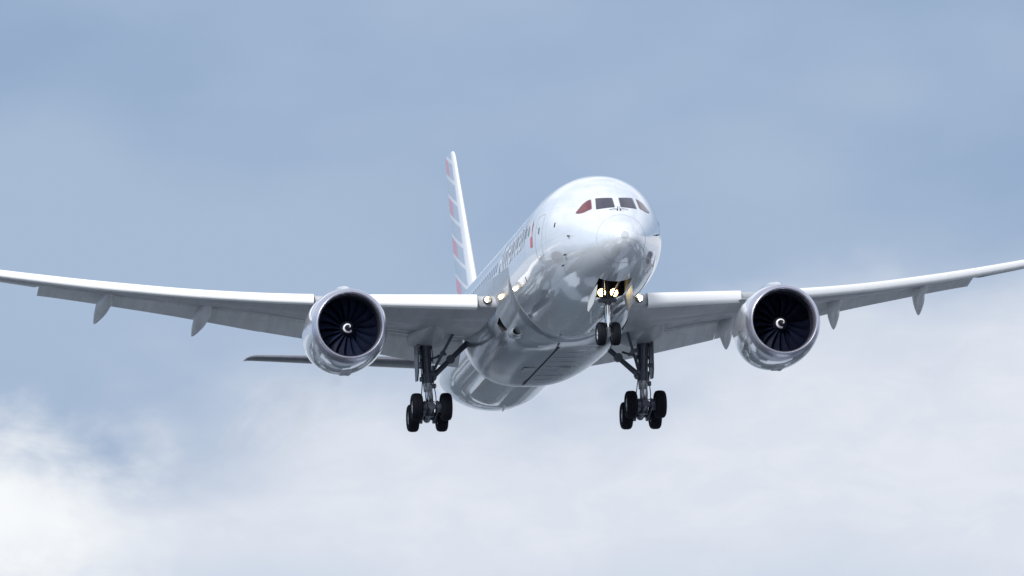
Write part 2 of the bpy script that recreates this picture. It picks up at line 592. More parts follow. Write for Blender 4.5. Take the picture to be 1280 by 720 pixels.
def nose_panel(name, poly, m, off, parent, border=None, label=None):
    """a pane cut as a polygon seen from ahead, laid on the nose skin"""
    rp = round_poly(poly)
    pts = []
    for i in range(len(rp)):
        a, b = rp[i], rp[(i + 1) % len(rp)]
        k = max(1, int((b - a).length / .05))
        pts += [a.lerp(b, j / k) for j in range(k)]
    bm = bmesh.new()
    c = sum((Vector(p) for p in pts), Vector((0, 0))) / len(pts)
    R = 8
    rings = []
    for k in range(1, R + 1):
        rings.append([bm.verts.new(nose_hit(*(c + (p - c) * (k / R)), off if k < R else off - 0.02)) for p in pts])
    ctr = bm.verts.new(nose_hit(c.x, c.y, off))
    n = len(pts)
    for i in range(n):
        bm.faces.new((ctr, rings[0][i], rings[0][(i + 1) % n]))
    for a, b in zip(rings[:-1], rings[1:]):
        for i in range(n):
            j = (i + 1) % n
            bm.faces.new((a[i], a[j], b[j], b[i]))
    ob = finish(bm, name, m, parent, sharp=60, label=label)
    return ob
for s in (-1, 1):
    front = [(s * .10, .39), (s * .115, .94), (s * .82, 1.0), (s * .91, .36)]
    side = [(s * 1.02, .44), (s * .95, .985), (s * 1.10, .95), (s * 1.30, .80), (s * 1.63, .43), (s * 1.55, .34), (s * 1.36, .33)]
    for poly, m, nm, lb in ((front, M_GLASSF, 'windscreen', 'flat violet front windscreen pane'), (side, M_GLASSR if s < 0 else M_GLASSD2, 'cockpit_window', 'red tinted cockpit side window' if s < 0 else 'dark red cockpit side window')):
        c = sum((Vector(p) for p in poly), Vector((0, 0))) / len(poly)
        big = [c + (Vector(p) - c) * 1.0 + (Vector(p) - c).normalized() * .035 for p in poly]
        fr = nose_panel('window_frame', big, M_FRAME, .006, fus)
        nose_panel(nm, poly, m, .014, fus, label=lb)

# wipers
for s in (-1, 1):
    bm = bmesh.new()
    polytube(bm, [nose_hit(s * .06, .24, .05), nose_hit(s * .16, .28, .05), nose_hit(s * .40, .25, .05)], .011, 8)
    tube(bm, nose_hit(s * .06, .22, .0), nose_hit(s * .06, .27, .07), .022, .02, 10)
    tube(bm, nose_hit(s * .06, .24, .05), nose_hit(s * .03, .42, .05), .010, .010, 8)
    finish(bm, 'wiper', M_GAP, fus)

def skin_strip(Y0, Y1, off, name, m, a0=0, a1=2 * PI, n=160):
    bm = bmesh.new()
    r = []
    for i in range(n + 1):
        a = a0 + (a1 - a0) * i / n
        r.append([bm.verts.new(fus_pt(Y0, a, off)), bm.verts.new(fus_pt(Y1, a, off))])
    for a, b in zip(r[:-1], r[1:]):
        bm.faces.new((a[0], a[1], b[1], b[0]))
    return finish(bm, name, m, fus)
skin_strip(1.10, 1.125, .004, 'radome_seam', M_SEAM)

def skin_rect(bm, Y, z, sy, sz, side, off, r=.1, mi=0, n=6):
    pts = round_poly([(-sy / 2, -sz / 2), (sy / 2, -sz / 2), (sy / 2, sz / 2), (-sy / 2, sz / 2)], r)
    c = bm.verts.new(fus_side(Y, z, side, off))
    vs = [bm.verts.new(fus_side(Y + p.x, z + p.y, side, off)) for p in pts]
    for i in range(len(vs)):
        bm.faces.new((c, vs[i], vs[(i + 1) % len(vs)])).material_index = mi

# cabin windows
for side in (-1, 1):
    skip = [(6.3, 7.9), (16.9, 18.6), (30.4, 32.1), (43.5, 45.5)]
    Y, cnt = 8.35, 0
    while Y < 43.4 and cnt < 48:
        if not any(a < Y < b for a, b in skip):
            bm = bmesh.new()
            skin_rect(bm, Y, .62, .28, .47, side, .006, .12)
            finish(bm, 'cabin_window', M_GLASSD, fus)
            cnt += 1
        Y += .66
# doors: a dark outline strip and a handle plate
def door_outline(Y, z, w, h, side, t=.03):
    bm = bmesh.new()
    outer = round_poly([(-w / 2, -h / 2), (w / 2, -h / 2), (w / 2, h / 2), (-w / 2, h / 2)], .25, 6)
    n = len(outer)
    # densify
    def sub(pts):
        out = []
        for i in range(len(pts)):
            a, b = pts[i], pts[(i + 1) % len(pts)]
            k = max(1, int((b - a).length / .12))
            out += [a.lerp(b, j / k) for j in range(k)]
        return out
    o = sub(outer)
    c = Vector((0, 0))
    ring0 = [bm.verts.new(fus_side(Y + p.x, z + p.y, side, .004)) for p in o]
    ring1 = [bm.verts.new(fus_side(Y + p.x * (1 - 2 * t / w), z + p.y * (1 - 2 * t / h), side, .004)) for p in o]
    for i in range(len(o)):
        j = (i + 1) % len(o)
        bm.faces.new((ring0[i], ring0[j], ring1[j], ring1[i]))
    skin_rect(bm, Y, z + .25, .2, .3, side, .006, .08, 1)
    finish(bm, 'cabin_door', [M_SEAM, M_GLASSD], fus)
for side in (-1, 1):
    for Y in (7.0, 17.75, 31.25, 44.5):
        door_outline(Y, .05, 1.07, 1.9, side)

# airline title wrapped on the skin
def lettering(txt, size, Y0, z0, side, name, m, off=.012, shear=0.0):
    cu = bpy.data.curves.new('t', 'FONT')
    cu.body = txt
    cu.size = size
    cu.shear = shear
    cu.offset = size * 0.012
    cu.resolution_u = 6
    to = bpy.data.objects.new('t', cu)
    COL.objects.link(to)
    bpy.context.view_layer.update()
    me = bpy.data.meshes.new_from_object(to.evaluated_get(bpy.context.evaluated_depsgraph_get()))
    bpy.data.objects.remove(to)
    bm = bmesh.new()
    bm.from_mesh(me)
    bpy.data.meshes.remove(me)
    v = -1.0 * size
    while v < 1.3 * size:
        bmesh.ops.bisect_plane(bm, geom=bm.verts[:] + bm.edges[:] + bm.faces[:], plane_co=(0, v, 0), plane_no=(0, 1, 0))
        v += .09
    wmax = max(p.co.x for p in bm.verts)
    for p in bm.verts:
        u, q = p.co.x, p.co.y
        Y = Y0 - u if side < 0 else Y0 + u
        p.co = fus_side(Y, z0 + q, side, off)
    return finish(bm, name, m, fus, smooth=False), wmax
ob, wid = lettering('American', 2.15, 30, .15, -1, 'airline_title', M_TITLE)
bpy.data.objects.remove(ob)
lettering('American', 2.15, 10.0 + wid, .15, -1, 'airline_title', M_TITLE)
lettering('American', 2.15, 10.2, .15, 1, 'airline_title', M_TITLE)
# flight emblem ahead of the title: a slanting bird-like bar, blue over red
for side in (-1, 1):
    for poly, m, nm in (([(8.95, 1.0), (8.45, 1.0), (8.12, .25), (8.50, .25)], M_ROSE, 'emblem_silver'),
                        ([(8.50, .22), (8.10, .22), (8.05, -.22), (8.45, -.22)], M_RED, 'emblem_red')):
        bm = bmesh.new()
        pts = []
        for i in range(4):
            a, b = Vector(poly[i]), Vector(poly[(i + 1) % 4])
            pts += [a.lerp(b, j / 6) for j in range(6)]
        c = sum(pts, Vector((0, 0))) / len(pts)
        cv = bm.verts.new(fus_side(c.x, c.y, side, .014))
        vs = [bm.verts.new(fus_side(p.x, p.y, side, .014)) for p in pts]
        for i in range(len(vs)):
            bm.faces.new((cv, vs[i], vs[(i + 1) % len(vs)]))
        finish(bm, nm, m, fus, smooth=False)

# probes, static ports, blade antennas, drain mast, belly beacon
def probe(Y, z, side):
    bm = bmesh.new()
    p = fus_side(Y, z, side, 0)
    q = fus_side(Y, z, side, .09)
    tube(bm, p, q, .035, .022, 10)
    tube(bm, q + Vector((0, .06, 0)), q + Vector((0, -.22, 0)), .025, .012, 10)
    finish(bm, 'pitot_probe', M_GAP, fus)
for Y, z in ((3.3, -.55), (3.9, -1.25), (4.6, -1.6)):
    for s in ((-1, 1) if z > -1 else (-1,)):
        probe(Y, z, s)
for Y, z in ((4.9, .2), (11.2, -1.15)):
    for s in (-1, 1):
        bm = bmesh.new()
        skin_rect(bm, Y, z, .12, .22, s, .006, .05)
        finish(bm, 'static_port', M_GAP, fus)
def blade(Y, up, h, c, name='blade_antenna', x=0.0):
    bm = bmesh.new()
    z = (ft if up else fb)(math.sqrt(Y))
    sg = 1 if up else -1
    rings = []
    for t in (0, .5, 1):
        cc = c * (1 - .45 * t)
        y0 = Y + .35 * c * t
        ring = []
        for i in range(12):
            a = 2 * PI * i / 12
            ring.append(Vector((x + .02 * (1 - .5 * t) * math.sin(a), y0 + cc / 2 * math.cos(a), z + sg * (t * h - .03 * (1 - t)))))
        rings.append(ring)
    loft(bm, rings)
    finish(bm, name, M_WHITE, fus)
blade(12.5, True, .4, .5)
blade(33.5, True, .4, .5)
blade(10.2, False, .3, .4)
blade(37.4, False, .13, 1.2, 'drain_mast')
bm = bmesh.new()
lathe(bm, [(0, .12), (.06, .11), (.11, .07), (.13, 0)], (0, 36, 2.96), (0, 0, 1), 20)
finish(bm, 'beacon', M_RED, fus)

# ------------------------------------------------------------------ wing to body fairing
def fairing():
    Ys = [14.6, 15.0, 15.8, 17, 18.5, 20.5, 23, 26, 28, 29.4, 30.4, 30.9]
    Ws = [2.78, 2.93, 3.0, 3.08, 3.2, 3.3, 3.32, 3.25, 3.14, 3.02, 2.92, 2.86]
    Bs = [-2.86, -3.02, -3.12, -3.20, -3.24, -3.24, -3.24, -3.24, -3.22, -3.18, -3.06, -2.90]
    Ts = [-.95, -.75, -.4, -.1, .15, .25, .1, -.15, -.4, -.7, -1.05, -1.4]
    Es = [2.0, 2.06, 2.18, 2.45, 2.8, 3.1, 3.2, 3.1, 2.95, 2.75, 2.4, 2.0]
    fs = [pchip(Ys, q) for q in (Ws, Bs, Ts, Es)]
    bm = bmesh.new()
    rings = []
    N = 72
    for Y in np.linspace(14.6, 30.9, 90):
        w, b, t, e = (f(Y) for f in fs)
        ring = []
        # lower half superellipse from +X side to -X side, closed through the inside of the fuselage
        for i in range(N + 1):
            a = PI * i / N
            cx, sx = math.cos(a), math.sin(a)
            x = w * math.copysign(abs(cx) ** (2 / e), cx)
            z = b * abs(sx) ** (2 / e)
            ring.append(Vector((x, Y + 1.6 * abs(sx) ** 2 * max(0, 1 - (Y - 14.6) / 4.5), z)))
        # shoulder up to the top line
        for q in (1, .6, .3):
            pass
        ins = min(w - .35, 2.4)
        top = t
        ring = [Vector((ins, Y, top)), Vector((w * .985 if top > 0 else w * .97, Y, max(top * .6, .02) if top > 0 else .01))] + ring + \
               [Vector((-w * .985 if top > 0 else -w * .97, Y, max(top * .6, .02) if top > 0 else .01)), Vector((-ins, Y, top))]
        rings.append(ring)
    loft(bm, rings)
    return finish(bm, 'belly_fairing', [M_FAIR, M_DARK], plane, sharp=50)
fair = fairing()

# ------------------------------------------------------------------ wings
LEf = lambda X: 17.6 + (X - 2.9) * .70 if X < 27.5 else 34.82 + (X - 27.5) * 1.25
TEf = lin([1.5, 2.9, 9.8, 27.2, 29, 30.05], [29.9, 30.0, 30.6, 36.95, 38.0, 39.0])
ztop = pchip([1.5, 3.2, 4.5, 6, 8, 9.8, 12, 14, 16, 18, 20, 22, 24, 27, 30.1], [-.88, -.70, -.54, -.36, -.12, .10, .41, .74, 1.12, 1.55, 2.0, 2.48, 2.98, 3.8, 4.75])
zft = pchip([1.5, 3.2, 4.5, 6, 8, 9.8, 12, 14, 16, 18, 20, 22, 24, 27, 30.1], [-1.2, -1.08, -.95, -.73, -.37, -.07, .44, .86, 1.27, 1.67, 2.07, 2.52, 2.98, 3.72, 4.68])
zfb = pchip([1.5, 3.2, 4.5, 6, 8, 9.8, 12, 14, 16, 18, 20, 22, 24], [-2.3, -2.05, -1.82, -1.50, -1.05, -.63, -.1, .42, .93, 1.4, 1.86, 2.28, 2.6])
hs = lin([2, 4.5, 9.8, 14, 20, 27, 30.1], [.70, .66, .5, .43, .42, .33, .1])

def wing_ring(X, s, rear=None):
    le, te = LEf(X), TEf(X)
    zt, zr, h = ztop(X), zft(X), hs(X)
    tipk = min(1.0, max(0.12, (30.2 - X) / 3.0))
    yF = le + .30 * tipk
    yR = te - 1.1 if rear is None else te
    c = yR - yF
    thr = (.36 * min(1, c / 8) + .06) if rear is None else .05
    zl0, zu0 = zt - h + .04, zt - .10 * tipk
    zr_l = zr if rear is None else zr - .0
    bulL = .045 * c if X < 10 else (.045 - .02 * min(1, (X - 10) / 12)) * c
    bulU = .030 * c
    ring = []
    N = 18
    up, lo = [], []
    for i in range(N + 1):
        t = (i / N) ** 1.6
        y = yF + c * t
        zu = zu0 + (zr_l + thr - zu0) * t + bulU * math.sin(PI * t ** .75)
        zl = zl0 + (zr_l - zl0) * t - bulL * math.sin(PI * t ** .8) * (1 - .35 * t)
        up.append((y, zu)); lo.append((y, zl))
    nose = []
    ru = (zu0 - zl0) / 2
    zc = (zu0 + zl0) / 2
    for i in range(1, 8):
        a = PI * i / 8
        nose.append((yF - min(.26 * tipk, ru) * math.sin(a), zc - ru * math.cos(a)))
    pts = up[::-1] + [(p[0], p[1]) for p in nose[::-1]] + lo
    return [Vector((s * X, y, z)) for y, z in pts]

def wing_lower(X, t):
    le, te = LEf(X), TEf(X)
    zt, zr, h = ztop(X), zft(X), hs(X)
    yF, yR = le + .30, te - 1.1
    c = yR - yF
    bul = .045 * c if X < 10 else (.045 - .02 * min(1, (X - 10) / 12)) * c
    zl0 = zt - h + .04
    return yF + c * t, zl0 + (zr - zl0) * t - bul * math.sin(PI * t ** .8) * (1 - .35 * t)

def slat_ring(X, s):
    le = LEf(X); zt = ztop(X); h = hs(X)
    c = TEf(X) - le
    k = h / .5
    # outer curve: crown trailing edge -> nose -> lower lip
    outer = [(.95 * k + .05 * c, -.02 * k), (.55 * k, .0), (.30 * k, -.008 * k), (.14 * k, -.04 * k), (.05 * k, -.10 * k), (.015 * k, -.18 * k), (.0, -.28 * k),
             (.005 * k, -.38 * k), (.03 * k, -.45 * k), (.10 * k, -.495 * k), (.30 * k, -.52 * k)]
    inner = [(.32 * k, -.50 * k), (.16 * k, -.44 * k), (.11 * k, -.33 * k), (.09 * k, -.24 * k), (.14 * k, -.16 * k), (.28 * k, -.09 * k), (.55 * k, -.05 * k)]
    return [Vector((s * X, le + y - .12, zt + z)) for y, z in outer + inner]

def flap_ring(X, s, dfl=1.0, extra=0.0):
    te = TEf(X)
    y0, z0 = te - 1.05, zft(X) + .02
    y1, z1 = te + .8, zft(X) + (zfb(X) - zft(X)) * dfl
    d = Vector((y1 - y0, z1 - z0)); L = d.length; d /= L
    nrm = Vector((-d.y, d.x))
    th = .16 * min(1, .7 + .03 * (20 - X))
    prof = [(0, 0), (.015, .45), (.05, .8), (.12, 1.0), (.3, 1.0), (.6, .6), (1, .04), (1, -.04), (.6, -.18), (.3, -.3), (.12, -.5), (.05, -.55), (.015, -.35)]
    return [Vector((s * X, *(Vector((y0, z0)) + d * (u * L) + nrm * (v * th)))) for u, v in prof]

def span(a, b, step=.45):
    n = max(2, int(round((b - a) / step)) + 1)
    return list(np.linspace(a, b, n))

wings = {}
for s in (-1, 1):
    bm = bmesh.new()
    rings = [wing_ring(X, s) for X in span(1.4, 22.0)] + [wing_ring(X, s, 1) for X in span(22.06, 30.0, .4)]
    loft(bm, rings)
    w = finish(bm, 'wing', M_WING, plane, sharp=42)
    wings[s] = w
    for a, b in ((3.85, 8.65), (10.6, 15.235), (15.24, 19.735), (19.74, 24.235), (24.24, 28.4)):
        bm = bmesh.new()
        loft(bm, [slat_ring(X, s) for X in span(a, b)])
        finish(bm, 'slat', M_SLAT, w, sharp=50)
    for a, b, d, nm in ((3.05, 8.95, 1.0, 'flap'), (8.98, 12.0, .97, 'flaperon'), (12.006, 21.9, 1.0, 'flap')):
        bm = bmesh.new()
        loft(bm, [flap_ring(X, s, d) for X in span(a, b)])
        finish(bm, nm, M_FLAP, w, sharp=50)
    # cove strips painted paler to imitate sheen bands; access doors on the underside
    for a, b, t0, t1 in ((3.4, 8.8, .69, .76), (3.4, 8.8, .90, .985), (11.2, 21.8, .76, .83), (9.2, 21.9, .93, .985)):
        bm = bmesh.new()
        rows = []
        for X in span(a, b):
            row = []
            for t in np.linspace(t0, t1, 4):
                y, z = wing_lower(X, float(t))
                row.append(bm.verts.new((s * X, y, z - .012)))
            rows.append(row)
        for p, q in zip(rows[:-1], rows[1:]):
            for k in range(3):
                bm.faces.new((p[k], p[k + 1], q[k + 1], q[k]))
        finish(bm, 'cove_sheen_strip', M_COVE_SHEEN, w)
    for k in range(11):
        Xc = 5.6 + k * 1.45
        bm = bmesh.new()
        pts = []
        for q in range(20):
            ang = 2 * PI * q / 20
            X = Xc + .26 * math.cos(ang)
            y, z = wing_lower(X, .44)
            cc = TEf(X) - LEf(X)
            y2, z2 = wing_lower(X, .44 + .40 * math.sin(ang) / cc * 1.0)
            pts.append(bm.verts.new((s * X, y2, z2 - .008)))
        bm.faces.new(pts)
        finish(bm, 'access_door', M_COVE2, w)
    # spoilers stay flush; flap track canoes
    for X in (9.2, 14.6, 18.95):
        bm = bmesh.new()
        te = TEf(X)
        zb_, zf_ = zfb(X), zft(X)
        k = 1.15 if X > 12 else 1.2
        path = [(te - 3.4, zf_ - .18, .02), (te - 3.0, zf_ - .24, .13), (te - 2.2, zf_ - .30, .22), (te - 1.3, zf_ - .34, .26), (te - .7, zf_ - .42, .29), (te - .45, zf_ - .50, .285),
                (te - .1, zf_ - .62, .25), (te + .4, zf_ - .79, .18), (te + .8, zf_ - .95, .10), (te + 1.1, zf_ - 1.05, .02)]
        rings = []
        for i, (y, z, r) in enumerate(path):
            t = max(0, (y - (te - 1.3)) / 2.5)
            xo = X + .42 * t
            rings.append([Vector((s * xo + r * k * .9 * math.cos(2 * PI * q / 20), y, z + r * k * 1.25 * math.sin(2 * PI * q / 20))) for q in range(20)])
        loft(bm, rings)
        finish(bm, 'flap_track_fairing', M_FLAP, w, sharp=60)
    # trunnion bulge ahead of the main gear
    bm = bmesh.new()
    rings = []
    for i in range(17):
        t = i / 16
        y = 21.6 + 6.6 * t
        r = math.sin(PI * min(1, t * .58 + .01)) ** 1.25
        rings.append([Vector((s * (5.0 - .15 * t) + .95 * r * math.cos(2 * PI * q / 28), y, -1.24 + .03 * t + .42 * r * math.sin(2 * PI * q / 28))) for q in range(28)])
    loft(bm, rings)
    finish(bm, 'gear_bay_bulge', M_WING, w, sharp=60)
    # landing light set in the fixed leading edge beside the body
    Xl = 3.42
    bm = bmesh.new()
    c = Vector((s * Xl, LEf(Xl) + .0, ztop(Xl) - .30))
    lathe(bm, [(.085, .125), (-.15, .14), (-.15, .165), (-.02, .18), (.25, .19)], c, (0, 1, 0), 28)
    finish(bm, 'lamp_housing', M_HOUSE, w)
    bm = bmesh.new()
    lathe(bm, [(.04, .0), (.045, .06), (.06, .10), (.08, .125)], c, (0, 1, 0), 28)
    finish(bm, 'landing_light', M_LAMP, w)
    # wing tip navigation lamp
    bm = bmesh.new()
    lathe(bm, [(0, .0), (.03, .04), (.12, .05), (.3, .01)], (s * 28.3, LEf(28.3) - .02, ztop(28.3) - .1), (0, 1, 0), 14)
    finish(bm, 'navigation_lamp', M_GLASSD, w)

# ------------------------------------------------------------------ tail
def surf(stations, name, m, parent, axis, n=20):
    """stations: (span coordinate, LE y, TE y, offset, thickness ratio); axis 'x' or 'z'"""
    bm = bmesh.new()
    rings = []
    for sp, le, te, off, tr in stations:
        c = te - le
        ring = []
        for i in range(n):
            t = (i / (n - 1)) ** 1.5
            ring.append((le + c * t, 5 * tr * c * (.2969 * math.sqrt(t) - .126 * t - .3516 * t * t + .2843 * t ** 3 - .1015 * t ** 4) + .004))
        pts = ring[::-1] + [(y, -q) for y, q in ring[1:]]
        if axis == 'z':
            rings.append([Vector((q, y, sp)) for y, q in pts])
        else:
            dz = off[1] if isinstance(off, tuple) else 0
            zz = off[0] if isinstance(off, tuple) else off
            rings.append([Vector((sp, y, zz + q + dz * (y - le) / c)) for y, q in pts])
    loft(bm, rings)
    return finish(bm, name, m, parent, sharp=40)
def fin_le(z): return 41.9 + .82 * z - 1.2 * max(0, (4.2 - z) / 2) ** 2
def fin_te(z): return 50.3 + .37 * z
st = [(z, fin_le(z), fin_te(z), 0, (.078 - .001 * z)) for z in np.linspace(1.8, 11.35, 22)]
st += [(11.55, fin_le(11.55) + .1, fin_te(11.55), 0, .062), (11.7, fin_le(11.7) + .35, fin_te(11.7) - .05, 0, .06), (11.78, fin_le(11.78) + .8, fin_te(11.78) - .15, 0, .03)]
fin = surf(st, 'tail_fin', M_FIN, plane, 'z')
for s in (-1, 1):
    st = []
    for X in np.linspace(.6, 9.6, 16):
        le = 47.3 + .70 * X; te = 53.1 + .36 * X
        st.append((s * X, le, te, (.72 + .140 * X, .42 * (te - le) / 5.5), .095))
    st += [(s * 9.85, 47.3 + .7 * 9.85 + .15, 53.1 + .36 * 9.85, (.72 + .14 * 9.85, .16), .07), (s * 10.0, 54.9, 56.5, (.72 + 1.4, .1), .04)]
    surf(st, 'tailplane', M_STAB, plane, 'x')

# ------------------------------------------------------------------ engines
EX, EY, EZ = 9.75, 16.8, -2.20
def fan_blade_mesh():
    bm = bmesh.new()
    rows = []
    for i in range(15):
        t = i / 14
        r = .30 + (1.385 - .30) * t
        sweep = .10 * math.sin(t * 2.6) - .16 * t * t
        tw = math.radians(22 + 42 * t)            # stagger from the axis
        ch = .40 + .14 * math.sin(PI * t * .8)
        row = []
        for j in range(7):
            q = j / 6 - .5
            along = q * ch * math.cos(tw)
            tang = q * ch * math.sin(tw) + .03 * math.sin(PI * (q + .5))
            a = sweep + tang / r
            row.append((r, along, a))
        rows.append(row)
    for th in (0,):
        vs = [[bm.verts.new((r * math.sin(a), y, r * math.cos(a))) for r, y, a in row] for row in rows]
    for a, b in zip(vs[:-1], vs[1:]):
        for j in range(6):
            bm.faces.new((a[j], a[j + 1], b[j + 1], b[j]))
    bmesh.ops.solidify(bm, geom=bm.faces[:], thickness=.018)
    bmesh.ops.recalc_face_normals(bm, faces=bm.faces)
    me = bpy.data.meshes.new('fan_blade')
    bm.to_mesh(me); bm.free()
    me.materials.append(M_BLADE)
    me.polygons.foreach_set('use_smooth', [True] * len(me.polygons))
    me.set_sharp_from_angle(angle=math.radians(50))
    return me
BLADE = fan_blade_mesh()
for s, ph in ((-1, 0.0), (1, .6)):
    C = Vector((s * EX, EY, EZ))
    bm = bmesh.new()
    outer = [(.42, 1.685), (.7, 1.745), (1.1, 1.795), (1.7, 1.83), (2.4, 1.835), (3.2, 1.79), (4.0, 1.68), (4.6, 1.56), (5.0, 1.47), (5.02, 1.44), (4.6, 1.46), (3.9, 1.47)]
    lathe(bm, outer, C, n=96)
    eng = finish(bm, 'engine', M_NAC, plane, sharp=40, label='turbofan on the left of the photo' if s < 0 else 'turbofan on the right of the photo')
    bm = bmesh.new()
    lip = [(.425, 1.688), (.3, 1.655), (.17, 1.61), (.075, 1.56), (.02, 1.515), (.0, 1.475), (.02, 1.44), (.08, 1.41), (.18, 1.39), (.34, 1.376)]
    lathe(bm, lip, C, n=96)
    finish(bm, 'inlet_lip', M_LIP, eng, sharp=50)
    bm = bmesh.new()
    lathe(bm, [(.345, 1.374), (.7, 1.385), (1.05, 1.40), (1.9, 1.40), (2.3, 1.3)], C, n=96)
    lathe(bm, [(2.0, 1.4), (2.0, .2)], C, n=64)
    finish(bm, 'inlet_duct', M_LINER, eng, sharp=50)
    bm = bmesh.new()
    lathe(bm, [(.62, .0), (.64, .035), (.72, .11), (.85, .20), (1.0, .275), (1.15, .32), (1.35, .345), (1.6, .35)], C, n=40)
    finish(bm, 'spinner', M_SPIN, eng)
    # white comma swirl painted on the spinner
    cone = lin([0, .035, .11, .20, .275, .32], [.62, .64, .72, .85, 1.0, 1.15])
    bm = bmesh.new()
    prev = None
    for i in range(41):
        t = i / 40
        a = (-.35 if s < 0 else -.9) + t * 5.9
        rc = .028 + .165 * min(1, t * 1.6) ** .8
        wd = .034
        row = []
        for k in (-1, -.33, .33, 1):
            r = max(.004, rc + k * wd)
            n_ = Vector((-math.cos(a), -1.1, -math.sin(a))).normalized()
            row.append(bm.verts.new(C + Vector((r * math.cos(a), cone(r), r * math.sin(a))) + Vector((-n_.x, n_.y, -n_.z)) * .012))
        if prev:
            for k in range(3):
                bm.faces.new((prev[k], prev[k + 1], row[k + 1], row[k]))
        prev = row
    finish(bm, 'spinner_swirl', M_WHITE, eng, smooth=False)
    for k in range(18):
        b = bpy.data.objects.new('fan_blade', BLADE)
        COL.objects.link(b)
        b.parent = eng
        b.location = C + Vector((0, 1.32, 0))
        b.rotation_euler = (0, 2 * PI * k / 18 + ph, 0)
    # core cowl and plug
    bm = bmesh.new()
    lathe(bm, [(3.6, 1.05), (4.6, 1.0), (5.6, .78), (6.1, .66), (6.12, .62), (5.6, .62)], C, n=64)
    lathe(bm, [(5.5, .5), (6.2, .4), (6.9, .05), (6.95, 0)], C, n=40)
    finish(bm, 'core_nozzle', M_HUB, eng)
    # pylon
    bm = bmesh.new()
    rings = []
    for y, zl, zh, w in ((EY + .95, EZ + 1.55, EZ + 1.80, .06), (EY + 1.4, EZ + 1.6, EZ + 1.95, .22), (EY + 2.4, EZ + 1.6, EZ + 2.10, .32), (EY + 3.8, EZ + 1.4, .06, .33),
                          (EY + 5.2, EZ + 1.0, .10, .30), (EY + 7, EZ + .9, -.1, .28), (EY + 9, EZ + 1.3, -.2, .2), (EY + 10.4, EZ + 1.7, -.22, .05)):
        ring = []
        for q in range(20):
            a = 2 * PI * q / 20
            ring.append(Vector((s * EX + w * math.copysign(abs(math.cos(a)) ** .7, math.cos(a)), y, (zl + zh) / 2 + (zh - zl) / 2 * math.copysign(abs(math.sin(a)) ** .7, math.sin(a)))))
        rings.append(ring)
    loft(bm, rings)
    finish(bm, 'pylon', M_NAC, eng, sharp=50)
    # strake on the inboard shoulder, drain mast and latch fairing below
    bm = bmesh.new()
    a = math.radians(48)
    d = Vector((-s * math.sin(a), 0, math.cos(a)))
    p = [C + Vector((0, 1.5, 0)) + d * 1.80, C + Vector((0, 3.1, 0)) + d * 1.76, C + Vector((0, 3.05, 0)) + d * 2.08, C + Vector((0, 2.4, 0)) + d * 2.02]
    tn = Vector((d.z, 0, -d.x)) * .012
    loft(bm, [[q - tn for q in p], [q + tn for q in p]])
    finish(bm, 'nacelle_strake', M_NAC, eng, smooth=False)
    bm = bmesh.new()
    box(bm, C + Vector((0, 2.2, -1.82)), (.50, 1.0, .14), bev=.05)
    box(bm, C + Vector((.1, 2.3, -1.9)), (.10, .25, .08), bev=.015)
    finish(bm, 'latch_fairing', M_STRUT2, eng)

# ------------------------------------------------------------------ landing gear
def wheel_mesh(R, W, name):
    bm = bmesh.new()
    h = W / 2
    tyre = [(-h * .55, R * .50), (-h * .93, R * .58), (-h, R * .70), (-h * .97, R * .83), (-h * .80, R * .94), (-h * .52, R * .985), (-h * .42, R * .99)]
    for g in (-.3, 0, .3):
        tyre += [(h * (g - .05), R), (h * (g - .045), R * .972), (h * (g + .045), R * .972), (h * (g + .05), R)]
    tyre += [(h * .42, R * .99), (h * .52, R * .985), (h * .80, R * .94), (h * .97, R * .83), (h, R * .70), (h * .93, R * .58), (h * .55, R * .50)]
    lathe(bm, tyre, (0, 0, 0), (1, 0, 0), 48, 0)
    hub = [(-h * .55, R * .51), (-h * .80, R * .48), (-h * .72, R * .42), (-h * .38, R * .36), (-h * .45, R * .2), (-h * .85, R * .16), (-h * .9, 0)]
    lathe(bm, hub, (0, 0, 0), (1, 0, 0), 32, 1)
    lathe(bm, [(-t, r) for t, r in hub], (0, 0, 0), (1, 0, 0), 32, 1)
    bmesh.ops.recalc_face_normals(bm, faces=bm.faces)
    me = bpy.data.meshes.new(name)
    bm.to_mesh(me); bm.free()
    me.materials.append(M_TYRE); me.materials.append(M_HUB)
    me.polygons.foreach_set('use_smooth', [True] * len(me.polygons))
    me.set_sharp_from_angle(angle=math.radians(40))
    return me
WM = wheel_mesh(.635, .50, 'wheel')
WN = wheel_mesh(.51, .39, 'wheel')
GX, GY, GZ = 4.92, 27.3, -4.70
